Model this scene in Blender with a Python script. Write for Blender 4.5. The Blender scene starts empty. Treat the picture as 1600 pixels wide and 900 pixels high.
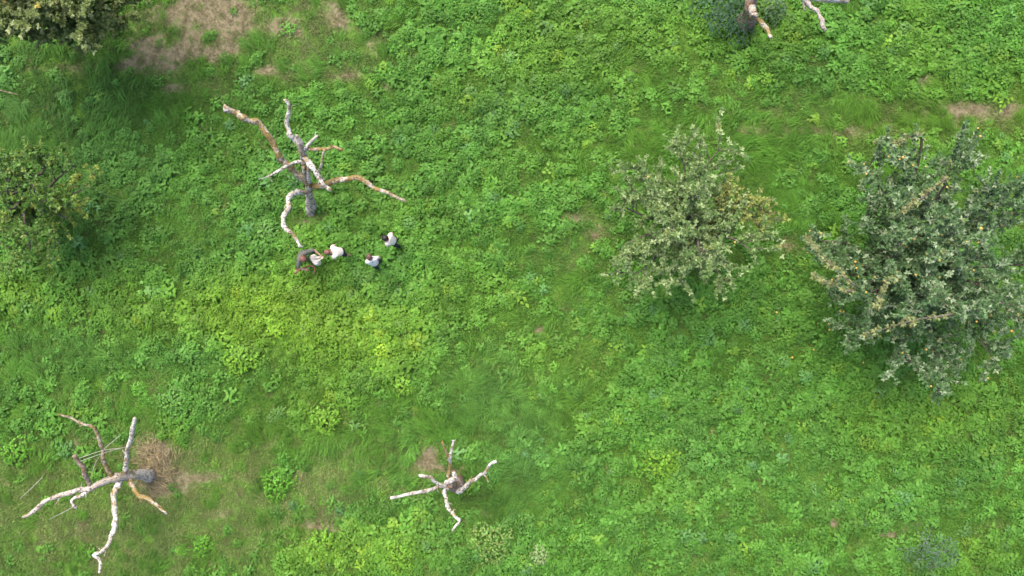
import bpy, math, random
import numpy as np
from mathutils import Vector, Matrix

# ------------------------------------------------------------------ camera, sky, sun, exposure
scene = bpy.context.scene
COL = scene.collection
CAM_H, VIEW_W = 25.0, 34.0            # metres above the meadow, metres of meadow across the picture

cam_data = bpy.data.cameras.new('camera')
cam_data.sensor_width = 36.0
cam_data.lens = 36.0 * CAM_H / VIEW_W
cam_data.clip_start, cam_data.clip_end = 0.1, 3000.0
camera = bpy.data.objects.new('camera', cam_data)
camera.location = (0, 0, CAM_H)
COL.objects.link(camera)
scene.camera = camera

SUN_DIR = Vector((-0.28, 0.58, 1.0)).normalized()        # towards the sun behind thin cloud
sun_elev = math.asin(SUN_DIR.z)
sun_az = math.atan2(SUN_DIR.x, SUN_DIR.y)
world = bpy.data.worlds.new('World')
scene.world = world
world.use_nodes = True
wn = world.node_tree.nodes
sky = wn.new('ShaderNodeTexSky')
sky.sky_type = 'NISHITA'
sky.sun_disc = False
sky.sun_elevation = sun_elev
sky.sun_rotation = sun_az
sky.air_density, sky.dust_density, sky.ozone_density = 1.0, 5.0, 1.0
wn['Background'].inputs['Strength'].default_value = 0.15
world.node_tree.links.new(sky.outputs[0], wn['Background'].inputs['Color'])

sun_data = bpy.data.lights.new('sun', 'SUN')
sun_data.energy = 1.1
sun_data.angle = math.radians(45)
sun_data.color = (1.0, 0.95, 0.87)
sun = bpy.data.objects.new('sun', sun_data)
sun.rotation_euler = SUN_DIR.to_track_quat('Z', 'Y').to_euler()
sun.location = (-20, 20, 40)
COL.objects.link(sun)

scene.view_settings.view_transform = 'Standard'
scene.view_settings.look = 'None'
scene.view_settings.exposure = 1.6
scene.view_settings.gamma = 1.0
scene.render.engine = 'CYCLES'
scene.cycles.max_bounces = 6
scene.cycles.transmission_bounces = 3
scene.cycles.use_denoising = True

# ------------------------------------------------------------------ helpers
rng = np.random.default_rng(7)
random.seed(7)
PXM = 1600.0 / VIEW_W


def P(px, py, z=0.0):
    """a point of the meadow seen from the drone: photo position and height above ground -> metres"""
    k = (CAM_H - z) / CAM_H / PXM
    return Vector(((px - 800) * k, -(py - 450) * k, z))


def hash2(ix, iy, seed):
    h = (ix.astype(np.int64) * 374761393 + iy.astype(np.int64) * 668265263 + seed * 1274126177) & 0x7fffffff
    h = ((h ^ (h >> 13)) * 1274126177) & 0x7fffffff
    h = (h ^ (h >> 16)) & 0xffff
    return h / 65535.0


def vnoise(x, y, seed=0):
    ix, iy = np.floor(x), np.floor(y)
    fx, fy = x - ix, y - iy
    fx, fy = fx * fx * (3 - 2 * fx), fy * fy * (3 - 2 * fy)
    a, b = hash2(ix, iy, seed), hash2(ix + 1, iy, seed)
    c, d = hash2(ix, iy + 1, seed), hash2(ix + 1, iy + 1, seed)
    return (a * (1 - fx) + b * fx) * (1 - fy) + (c * (1 - fx) + d * fx) * fy


def fbm(x, y, seed=0, octaves=4):
    v, a, s = 0, 0.5, 0
    for o in range(octaves):
        v = v + a * vnoise(x * 2 ** o + 17.3 * o, y * 2 ** o - 9.1 * o, seed + o)
        s += a
        a *= 0.5
    return v / s


def np_mesh(name, verts, faces, mat=None, colors=None, smooth=False):
    """faces: list of int arrays (n,k)"""
    me = bpy.data.meshes.new(name)
    verts = np.asarray(verts, dtype=np.float32)
    me.vertices.add(len(verts))
    me.vertices.foreach_set('co', verts.ravel())
    loops = np.concatenate([np.asarray(f).ravel() for f in faces]).astype(np.int32)
    tot = np.concatenate([np.full(len(f), np.asarray(f).shape[1]) for f in faces]).astype(np.int32)
    start = np.concatenate([[0], np.cumsum(tot)[:-1]]).astype(np.int32)
    me.loops.add(len(loops))
    me.loops.foreach_set('vertex_index', loops)
    me.polygons.add(len(tot))
    me.polygons.foreach_set('loop_start', start)
    me.polygons.foreach_set('loop_total', tot)
    if smooth:
        me.polygons.foreach_set('use_smooth', np.ones(len(tot), dtype=bool))
    if colors is not None:
        at = me.attributes.new('tone', 'FLOAT_COLOR', 'POINT')
        c = np.ones((len(verts), 4), dtype=np.float32)
        c[:, :3] = colors
        at.data.foreach_set('color', c.ravel())
    me.update(calc_edges=True)
    me.validate()
    if mat:
        me.materials.append(mat)
    return me


def link(name, me, parent=None, loc=None, **tags):
    o = bpy.data.objects.new(name, me)
    COL.objects.link(o)
    if parent:
        o.parent = parent
    if loc is not None:
        o.location = loc
    for k, v in tags.items():
        if v is not None:
            o[k] = v
    return o


def thing(name, label, category, loc, rz=0.0, group=None):
    o = link(name, None, None, loc, label=label, category=category, group=group)
    o.rotation_euler[2] = rz
    o.empty_display_size = 0.3
    return o


# ------------------------------------------------------------------ materials
def new_mat(name):
    m = bpy.data.materials.new(name)
    m.use_nodes = True
    nt = m.node_tree
    return m, nt, nt.nodes['Principled BSDF'], nt.nodes['Material Output']


def leaf_material(name, instanced, rough=0.55, trans=0.3, spec=0.2):
    """colour of each leaf from its own 'tone', times the plant's 'tint' when the plant is scattered"""
    m, nt, bs, out = new_mat(name)
    a = nt.nodes.new('ShaderNodeAttribute')
    a.attribute_name = 'tone'
    col = a.outputs['Color']
    if instanced:
        b = nt.nodes.new('ShaderNodeAttribute')
        b.attribute_type = 'INSTANCER'
        b.attribute_name = 'tint'
        mx = nt.nodes.new('ShaderNodeMix')
        mx.data_type = 'RGBA'
        mx.blend_type = 'MULTIPLY'
        mx.inputs['Factor'].default_value = 1.0
        nt.links.new(a.outputs['Color'], mx.inputs['A'])
        nt.links.new(b.outputs['Color'], mx.inputs['B'])
        col = mx.outputs['Result']
    nt.links.new(col, bs.inputs['Base Color'])
    bs.inputs['Roughness'].default_value = rough
    bs.inputs['Specular IOR Level'].default_value = spec
    tr = nt.nodes.new('ShaderNodeBsdfTranslucent')
    nt.links.new(col, tr.inputs['Color'])
    ms = nt.nodes.new('ShaderNodeMixShader')
    ms.inputs[0].default_value = trans
    nt.links.new(bs.outputs[0], ms.inputs[1])
    nt.links.new(tr.outputs[0], ms.inputs[2])
    nt.links.new(ms.outputs[0], out.inputs['Surface'])
    return m


def ramp_mix(nt, fac, c1, c2, lo, hi):
    mr = nt.nodes.new('ShaderNodeMapRange')
    mr.inputs['From Min'].default_value, mr.inputs['From Max'].default_value = lo, hi
    nt.links.new(fac, mr.inputs['Value'])
    mx = nt.nodes.new('ShaderNodeMix')
    mx.data_type = 'RGBA'
    nt.links.new(mr.outputs[0], mx.inputs['Factor'])
    for s, c in (('A', c1), ('B', c2)):
        if isinstance(c, tuple):
            mx.inputs[s].default_value = (*c, 1)
        else:
            nt.links.new(c, mx.inputs[s])
    return mx.outputs['Result']


def noise_node(nt, scale, detail=4, dist=0.0, vec=None, rough=0.55):
    n = nt.nodes.new('ShaderNodeTexNoise')
    n.inputs['Scale'].default_value = scale
    n.inputs['Detail'].default_value = detail
    n.inputs['Roughness'].default_value = rough
    n.inputs['Distortion'].default_value = dist
    if vec is not None:
        nt.links.new(vec, n.inputs['Vector'])
    return n.outputs['Fac']


def dead_wood(name, lichen=0.5, grey=(0.20, 0.18, 0.165), pale=(0.36, 0.34, 0.315), ochre=(0.20, 0.135, 0.032)):
    m, nt, bs, out = new_mat(name)
    tc = nt.nodes.new('ShaderNodeTexCoord').outputs['Object']
    base = ramp_mix(nt, noise_node(nt, 5.5, 5, 0.5, tc, 0.65), grey, pale, 0.40, 0.60)
    lich = ramp_mix(nt, noise_node(nt, 3.6, 6, 0.6, tc, 0.7), base, ochre, 0.56 - 0.16 * lichen, 0.72 - 0.16 * lichen)
    dark = ramp_mix(nt, noise_node(nt, 17, 5, 0.3, tc), (0.075, 0.062, 0.05), lich, 0.36, 0.50)
    nt.links.new(dark, bs.inputs['Base Color'])
    bs.inputs['Roughness'].default_value = 0.85
    bs.inputs['Specular IOR Level'].default_value = 0.2
    bp = nt.nodes.new('ShaderNodeBump')
    bp.inputs['Strength'].default_value = 0.8
    bp.inputs['Distance'].default_value = 0.03
    nt.links.new(noise_node(nt, 18, 5, 0.5, tc), bp.inputs['Height'])
    nt.links.new(bp.outputs[0], bs.inputs['Normal'])
    return m


def plain(name, col, rough=0.8, var=0.25, scale=12, spec=0.3):
    m, nt, bs, out = new_mat(name)
    tc = nt.nodes.new('ShaderNodeTexCoord').outputs['Object']
    lo = tuple(c * (1 - var) for c in col)
    hi = tuple(min(1, c * (1 + var)) for c in col)
    nt.links.new(ramp_mix(nt, noise_node(nt, scale, 4, 0.2, tc), lo, hi, 0.3, 0.7), bs.inputs['Base Color'])
    bs.inputs['Roughness'].default_value = rough
    bs.inputs['Specular IOR Level'].default_value = spec
    bp = nt.nodes.new('ShaderNodeBump')
    bp.inputs['Strength'].default_value = 0.35
    bp.inputs['Distance'].default_value = 0.01
    nt.links.new(noise_node(nt, scale * 2.2, 3, 0, tc), bp.inputs['Height'])
    nt.links.new(bp.outputs[0], bs.inputs['Normal'])
    return m


M_SCATTER = leaf_material('scattered_leaf', True)
M_GRASS = leaf_material('scattered_blade', True, rough=0.6, trans=0.25, spec=0.15)
M_LEAF = leaf_material('tree_leaf', False, rough=0.5, trans=0.25, spec=0.32)
M_PLANT = leaf_material('plant_leaf', False)
M_STRAW = leaf_material('straw', False, rough=0.7, trans=0.1, spec=0.2)
M_BARK = plain('bark', (0.085, 0.072, 0.055), 0.9, 0.45, 14)
M_APPLE = plain('apple_skin', (0.46, 0.29, 0.05), 0.45, 0.4, 30, 0.5)

# ------------------------------------------------------------------ what grows where (fields over the meadow)
def to_px(x, y):
    return x * PXM + 800, -y * PXM + 450


def blobs(px, py, lst):
    v = np.zeros_like(px)
    for cx, cy, rx, ry, a in lst:
        d = ((px - cx) / rx) ** 2 + ((py - cy) / ry) ** 2
        v = v + a * np.exp(-d * 0.9)
    return v


DRY = [(300, 35, 90, 50, 1.0), (250, 82, 60, 30, .8), (355, 15, 55, 35, .9), (345, 75, 30, 15, .7), (215, 95, 40, 18, .5),
       (460, 15, 35, 22, .55), (452, 48, 18, 9, .8), (525, 32, 18, 28, .6), (410, 112, 22, 10, .6), (445, 118, 18, 8, .4),
       (540, 118, 45, 12, .4), (605, 135, 12, 8, .8), (270, 142, 28, 9, .6), (100, 106, 130, 9, .55), (500, 60, 120, 50, .3),
       (672, 705, 12, 14, .95), (655, 728, 24, 14, .9), (700, 735, 30, 12, .35), (240, 725, 34, 36, .9), (272, 762, 26, 14, .8),
       (325, 745, 40, 12, .4), (120, 690, 10, 16, .7), (470, 743, 14, 8, .6), (500, 822, 36, 13, .55), (345, 803, 36, 14, .45),
       (30, 740, 36, 12, .4), (95, 830, 60, 22, .35), (250, 880, 90, 14, .4), (310, 715, 20, 12, .4), (180, 640, 60, 14, .3),
       (905, 342, 30, 16, .5), (930, 365, 18, 12, .65), (1230, 385, 13, 15, 1.1), (1545, 172, 60, 10, .6), (1440, 122, 26, 8, .5),
       (1388, 835, 12, 6, 1.1), (1298, 817, 16, 7, .7), (1111, 678, 7, 6, 1.0), (843, 517, 7, 8, .9), (1265, 545, 7, 7, .6),
       (1150, 722, 9, 7, .5), (1045, 810, 8, 6, .5), (530, 640, 18, 10, .45), (490, 350, 34, 14, .45), (250, 412, 22, 8, .4),
       (820, 272, 24, 9, .35), (740, 85, 60, 8, .3), (160, 340, 14, 30, .35), (200, 300, 40, 12, .25), (1170, 30, 20, 12, .8),
       (1545, 820, 30, 9, .45), (1500, 172, 110, 20, .5), (1350, 205, 200, 14, .35), (1130, 355, 60, 60, .25), (1250, 540, 50, 14, .3), (1230, 205, 80, 8, .35), (950, 200, 100, 7, .25)]
LEAFY = [(1000, 70, 420, 90, .5), (420, 480, 270, 70, .75), (640, 300, 170, 110, .45), (1000, 640, 260, 110, .35),
         (1330, 700, 320, 150, .4), (560, 850, 130, 40, .5), (830, 870, 200, 45, .6), (1480, 60, 200, 70, .35),
         (330, 300, 110, 60, .35), (60, 470, 90, 50, .45), (560, 560, 180, 50, .4), (700, 130, 150, 70, .3),
         (300, 620, 60, 30, .35), (60, 640, 60, 25, .3), (430, 745, 30, 50, .4), (1100, 830, 220, 70, .35), (640, 420, 120, 60, .3),
         (1270, 90, 150, 60, .3), (860, 300, 90, 50, .25), (1500, 660, 130, 60, .3), (1290, 640, 120, 50, .25), (1240, 480, 60, 40, .3)]
BARE_OF_LEAF = [(180, 810, 280, 110, .8), (470, 720, 150, 70, .55), (775, 630, 120, 75, .65), (200, 555, 150, 45, .6),
                (250, 130, 260, 70, .55), (1120, 215, 260, 36, .6), (1380, 160, 190, 40, .5), (900, 400, 70, 50, .4),
                (510, 60, 130, 60, .4), (80, 210, 100, 60, .5), (800, 760, 90, 60, .5), (640, 680, 90, 50, .4),
                (480, 340, 60, 24, .5), (1200, 570, 90, 30, .35), (1230, 300, 60, 60, .4), (400, 600, 140, 30, .3),
                (1560, 230, 60, 40, .3), (660, 385, 80, 14, .6), (930, 570, 40, 20, .4)]
YELLOW = [(420, 490, 230, 60, 1.15), (560, 560, 110, 40, .5), (1200, 30, 120, 30, .3), (1000, 60, 150, 50, .3), (500, 640, 60, 30, .3),
          (1450, 640, 200, 60, .25), (560, 850, 120, 40, .6), (880, 560, 90, 40, .4), (1500, 120, 150, 60, .4), (1450, 200, 200, 40, .4),
          (20, 450, 60, 20, .5), (860, 110, 100, 40, .3), (1450, 840, 130, 60, .25)]
BLUE = [(780, 630, 120, 80, .6), (850, 720, 110, 80, .4), (200, 560, 150, 40, .5), (640, 760, 200, 60, .35), (130, 250, 140, 110, .6),
        (60, 130, 130, 60, .7), (770, 180, 50, 25, .5), (1130, 740, 130, 80, .35), (1380, 780, 40, 40, .4), (1000, 500, 120, 50, .25)]


SURE = [(1545, 170, 75, 9, .35), (1440, 122, 24, 7, .6), (905, 342, 30, 12, .6), (932, 366, 18, 12, .75), (1230, 385, 14, 14, 1.1), (672, 705, 12, 13, 1.0),
        (655, 727, 24, 10, .9), (1388, 835, 12, 6, 1.0), (1298, 817, 16, 6, .7), (1111, 678, 6, 5, .9), (843, 517, 6, 7, .8), (605, 135, 11, 7, .7), (452, 48, 18, 9, .7),
        (525, 32, 14, 24, .6), (410, 112, 22, 9, .6), (540, 118, 45, 9, .45), (268, 140, 28, 8, .6), (470, 743, 14, 7, .6), (500, 822, 34, 11, .5), (272, 762, 26, 12, .7),
        (120, 690, 9, 15, .6), (345, 803, 34, 11, .45), (490, 348, 34, 11, .5), (240, 725, 40, 34, .7), (320, 745, 40, 10, .45), (1240, 205, 70, 6, .4), (700, 735, 26, 10, .4)]


def f_dry(x, y):
    px, py = to_px(x, y)
    n = fbm(x * 1.5, y * 2.2, 3, 5)
    d = blobs(px, py, DRY)
    d = d * 1.1
    sure = blobs(px, py, SURE) * (0.25 + 1.0 * fbm(x * 4, y * 4, 8, 3))
    return np.clip(sure + d * (0.1 + 1.6 * n) + 1.3 * np.minimum(d, 0.7) * (n - 0.52) - 0.10 + np.clip(fbm(x * 1.1, y * 1.6, 5, 4) - 0.60, 0, 1) * 2.2 * (0.35 + np.clip(blobs(px, py, [(180, 810, 300, 120, 1.0), (520, 740, 180, 90, .7), (500, 70, 180, 60, .7), (1350, 190, 300, 60, .5), (250, 130, 260, 60, .4)]), 0, 1)), 0, 0.95)


def f_leafy(x, y):
    px, py = to_px(x, y)
    n = fbm(x * 0.55, y * 0.55, 11, 3)
    m = fbm(x * 1.6, y * 1.6, 15, 3)
    v = 0.56 + 0.75 * blobs(px, py, LEAFY) - 0.8 * blobs(px, py, BARE_OF_LEAF) + (n - 0.5) * 1.0 + (m - 0.5) * 1.1
    return np.clip(v - 1.2 * f_dry(x, y), 0.05, 1.1)


def f_long(x, y):
    px, py = to_px(x, y)
    v = blobs(px, py, [(775, 630, 120, 75, .62), (190, 555, 160, 45, .6), (840, 730, 100, 80, .4), (1120, 215, 260, 40, .45), (250, 640, 200, 30, .3),
                       (130, 220, 120, 80, .5), (1220, 320, 60, 60, .5), (500, 690, 150, 40, .4), (660, 560, 80, 30, .4), (1430, 190, 160, 40, .4)])
    return np.clip(v + (fbm(x * 1.4, y * 1.4, 31, 4) - 0.5) * 1.4, 0, 1)


def f_hue(x, y):
    px, py = to_px(x, y)
    yv = blobs(px, py, YELLOW) + (fbm(x * 0.45, y * 0.45, 41, 3) - 0.55) * 0.9
    bv = blobs(px, py, BLUE) + (fbm(x * 0.5, y * 0.5, 51, 3) - 0.5) * 1.0
    return np.clip(yv, 0, 1), np.clip(bv, 0, 1)


def ground_z(x, y):
    return 0.10 * (fbm(x * 0.35, y * 0.35, 61, 3) - 0.5)


# ------------------------------------------------------------------ the ground, one sheet to the horizon
inner_x = np.arange(-24, 24.01, 0.16)
inner_y = np.arange(-17, 17.01, 0.16)
far = np.array([30, 45, 75, 130, 240, 450, 800.0])
gx = np.concatenate([-far[::-1], inner_x, far])
gy = np.concatenate([-far[::-1], inner_y, far])
XX, YY = np.meshgrid(gx, gy)
fade = np.clip((26 - np.maximum(np.abs(XX), np.abs(YY))) / 4, 0, 1)
ZZ = ground_z(XX, YY)
nx, ny = len(gx), len(gy)
ii = np.arange(nx * ny).reshape(ny, nx)
quads = np.stack([ii[:-1, :-1].ravel(), ii[:-1, 1:].ravel(), ii[1:, 1:].ravel(), ii[1:, :-1].ravel()], 1)
gd = f_dry(XX, YY)
ghy, ghb = f_hue(XX, YY)
soilness = np.stack([gd.ravel(), ghy.ravel(), ghb.ravel()], 1)

M_GROUND, nt, bs, out = new_mat('meadow_soil')
att = nt.nodes.new('ShaderNodeAttribute')
att.attribute_name = 'tone'
sep = nt.nodes.new('ShaderNodeSeparateColor')
nt.links.new(att.outputs['Color'], sep.inputs[0])
tc = nt.nodes.new('ShaderNodeTexCoord').outputs['Object']
n_fine = noise_node(nt, 9.0, 6, 0.4, tc, 0.65)
n_mid = noise_node(nt, 1.7, 5, 0.6, tc)
thatch = ramp_mix(nt, n_fine, (0.045, 0.108, 0.015), (0.095, 0.200, 0.026), 0.28, 0.66)
thatch = ramp_mix(nt, n_mid, thatch, (0.095, 0.135, 0.030), 0.5, 0.85)
straw = ramp_mix(nt, n_fine, (0.108, 0.092, 0.050), (0.235, 0.202, 0.122), 0.3, 0.7)
ad = nt.nodes.new('ShaderNodeMath')
ad.operation = 'ADD'
sc = nt.nodes.new('ShaderNodeMath')
sc.operation = 'MULTIPLY_ADD'
sc.inputs[1].default_value, sc.inputs[2].default_value = 1.5, -0.75
nt.links.new(n_fine, sc.inputs[0])
nt.links.new(sc.outputs[0], ad.inputs[0])
nt.links.new(sep.outputs[0], ad.inputs[1])
nt.links.new(ramp_mix(nt, ad.outputs[0], thatch, straw, 0.28, 0.85), bs.inputs['Base Color'])
bs.inputs['Roughness'].default_value = 0.95
bs.inputs['Specular IOR Level'].default_value = 0.1
bp = nt.nodes.new('ShaderNodeBump')
bp.inputs['Strength'].default_value = 1.0
bp.inputs['Distance'].default_value = 0.06
nt.links.new(noise_node(nt, 22.0, 5, 0.4, tc, 0.7), bp.inputs['Height'])
nt.links.new(bp.outputs[0], bs.inputs['Normal'])
ground = link('ground', np_mesh('ground', np.stack([XX.ravel(), YY.ravel(), ZZ.ravel()], 1), [quads], M_GROUND, soilness, True), kind='structure')

# ------------------------------------------------------------------ leaves and blades
LEAF_F = np.array([[0, 2, 1], [1, 2, 4], [0, 3, 2], [2, 3, 4]])


def leaf_batch(pos, direc, up, length, width, fold=0.25, droop=0.25):
    """folded ovate leaves; pos, direc, up: (n,3); length, width: (n,) -> verts (n*5,3), faces (n*4,3)"""
    n = len(pos)
    d = direc / np.linalg.norm(direc, axis=1, keepdims=True)
    s = np.cross(d, up)
    s /= np.linalg.norm(s, axis=1, keepdims=True) + 1e-9
    u = np.cross(s, d)
    L, W = length[:, None], width[:, None]
    b = pos
    l1 = pos + d * L * 0.42 + s * W * 0.5 + u * W * fold * 0.6
    m = pos + d * L * 0.45 + u * L * 0.06 - u * W * fold * 0.15
    r1 = pos + d * L * 0.42 - s * W * 0.5 + u * W * fold * 0.6
    t = pos + d * L - u * L * droop
    v = np.stack([b, l1, m, r1, t], 1).reshape(-1, 3)
    f = (LEAF_F[None] + (np.arange(n) * 5)[:, None, None]).reshape(-1, 3)
    return v, f


def tones(n, base, var, r, k=5, hue=0.08):
    c = np.array(base)[None] * (1 + var * r.uniform(-1, 1, (n, 1)))
    c = c * (1 + hue * r.uniform(-1, 1, (n, 3)))
    return np.repeat(np.clip(c, 0, 1), k, 0)


def plant_arrays(r, R, H, n, lmin, lmax, aspect=0.62, base=(1, 1, 1), var=0.3, hue=0.1):
    """a domed leafy plant: leaves spread over its volume, the outer ones hanging lower"""
    i = np.arange(n)
    az = i * 2.39996 + r.uniform(-0.5, 0.5, n)
    rad = R * np.sqrt((i + 0.5) / n) * r.uniform(0.75, 1.15, n)
    lob = 1 + 0.22 * np.sin(az * 3 + r.uniform(0, 6)) + 0.15 * np.sin(az * 5 + r.uniform(0, 6))
    rad = rad * lob
    z = H * (1 - 0.55 * (rad / R) ** 2) * r.uniform(0.72, 1.08, n)
    z = np.maximum(z, 0.05)
    pos = np.stack([rad * np.cos(az), rad * np.sin(az), z], 1)
    a2 = az + r.normal(0, 0.7, n)
    pit = r.uniform(-0.40, 0.15, n)
    d = np.stack([np.cos(a2) * np.cos(pit), np.sin(a2) * np.cos(pit), np.sin(pit)], 1)
    up = np.stack([r.normal(0, 0.25, n), r.normal(0, 0.25, n), np.ones(n)], 1)
    L = r.uniform(lmin, lmax, n)
    v, f = leaf_batch(pos - d * (L * 0.4)[:, None], d, up, L, L * aspect * r.uniform(0.85, 1.15, n))
    return v, f, tones(n, base, var, r, 5, hue)


def blade_arrays(r, n, R, lmin, lmax, spread, lean, w, base=(1, 1, 1), var=0.3):
    """a tuft of arching grass blades, leaning along +x within +-spread"""
    a0 = r.uniform(0, 2 * np.pi, n)
    rr = R * np.sqrt(r.uniform(0, 1, n))
    b = np.stack([rr * np.cos(a0), rr * np.sin(a0), np.zeros(n)], 1)
    az = r.uniform(-1, 1, n) * spread
    L = r.uniform(lmin, lmax, n)
    ln = np.clip(r.normal(lean, 0.18, n), 0.1, 1.15)
    h = np.stack([np.cos(az), np.sin(az), np.zeros(n)], 1)
    s = np.stack([-np.sin(az), np.cos(az), np.zeros(n)], 1) * (w * r.uniform(0.7, 1.3, n))[:, None] * 0.5
    up = np.array([0, 0, 1.0])
    mid = b + h * (L * 0.5 * ln * 0.75)[:, None] + up * (L * 0.5 * (1.05 - 0.4 * ln))[:, None]
    tip = b + h * (L * ln * 0.9)[:, None] + up * np.maximum(L * (1.0 - 0.78 * ln), 0.03)[:, None]
    v = np.stack([b - s, b + s, mid + s * 1.1, mid - s * 1.1, tip], 1).reshape(-1, 3)
    o = (np.arange(n) * 5)[:, None]
    fq = np.array([[0, 1, 2, 3]]) + o
    ft = np.array([[3, 2, 4]]) + o
    return v, fq, ft, tones(n, base, var, r, 5, 0.1)


def scatter(name, pts, rot, scl, vid, tint, variants, **tags):
    """one vegetation object: every point carries a plant of one of the variants"""
    me = bpy.data.meshes.new(name)
    me.vertices.add(len(pts))
    me.vertices.foreach_set('co', np.asarray(pts, np.float32).ravel())
    me.attributes.new('rot', 'FLOAT_VECTOR', 'POINT').data.foreach_set('vector', np.asarray(rot, np.float32).ravel())
    me.attributes.new('scl', 'FLOAT', 'POINT').data.foreach_set('value', np.asarray(scl, np.float32))
    me.attributes.new('vid', 'INT', 'POINT').data.foreach_set('value', np.asarray(vid, np.int32))
    c = np.ones((len(pts), 4), np.float32)
    c[:, :3] = tint
    me.attributes.new('tint', 'FLOAT_COLOR', 'POINT').data.foreach_set('color', c.ravel())
    o = link(name, me, None, None, **tags)
    ng = bpy.data.node_groups.new(name + '_nodes', 'GeometryNodeTree')
    ng.interface.new_socket('Geometry', in_out='INPUT', socket_type='NodeSocketGeometry')
    ng.interface.new_socket('Geometry', in_out='OUTPUT', socket_type='NodeSocketGeometry')
    gi, go = ng.nodes.new('NodeGroupInput'), ng.nodes.new('NodeGroupOutput')
    iop = ng.nodes.new('GeometryNodeInstanceOnPoints')
    join = ng.nodes.new('GeometryNodeJoinGeometry')
    for vo in variants:
        oi = ng.nodes.new('GeometryNodeObjectInfo')
        oi.inputs['Object'].default_value = vo
        oi.inputs['As Instance'].default_value = False
        g2 = ng.nodes.new('GeometryNodeGeometryToInstance')
        ng.links.new(oi.outputs['Geometry'], g2.inputs[0])
        ng.links.new(g2.outputs[0], join.inputs[0])

    def attr(nm, typ):
        a = ng.nodes.new('GeometryNodeInputNamedAttribute')
        a.data_type = typ
        a.inputs['Name'].default_value = nm
        return a.outputs['Attribute']
    ng.links.new(gi.outputs[0], iop.inputs['Points'])
    ng.links.new(join.outputs[0], iop.inputs['Instance'])
    iop.inputs['Pick Instance'].default_value = True
    ng.links.new(attr('vid', 'INT'), iop.inputs['Instance Index'])
    e2r = ng.nodes.new('FunctionNodeEulerToRotation')
    ng.links.new(attr('rot', 'FLOAT_VECTOR'), e2r.inputs[0])
    ng.links.new(e2r.outputs[0], iop.inputs['Rotation'])
    ng.links.new(attr('scl', 'FLOAT'), iop.inputs['Scale'])
    ng.links.new(iop.outputs[0], go.inputs[0])
    mod = o.modifiers.new('plants', 'NODES')
    mod.node_group = ng
    return o


def free_mesh_object(name, me):
    return bpy.data.objects.new(name, me)      # a source of geometry only, not placed in the scene


AREA = (-22.0, 22.0, -14.5, 14.5)


def random_points(density, r):
    n = int((AREA[1] - AREA[0]) * (AREA[3] - AREA[2]) * density)
    return r.uniform(AREA[0], AREA[1], n), r.uniform(AREA[2], AREA[3], n)


def lerp(a, b, t):
    return np.asarray(a) * (1 - t[:, None]) + np.asarray(b) * t[:, None]


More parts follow.
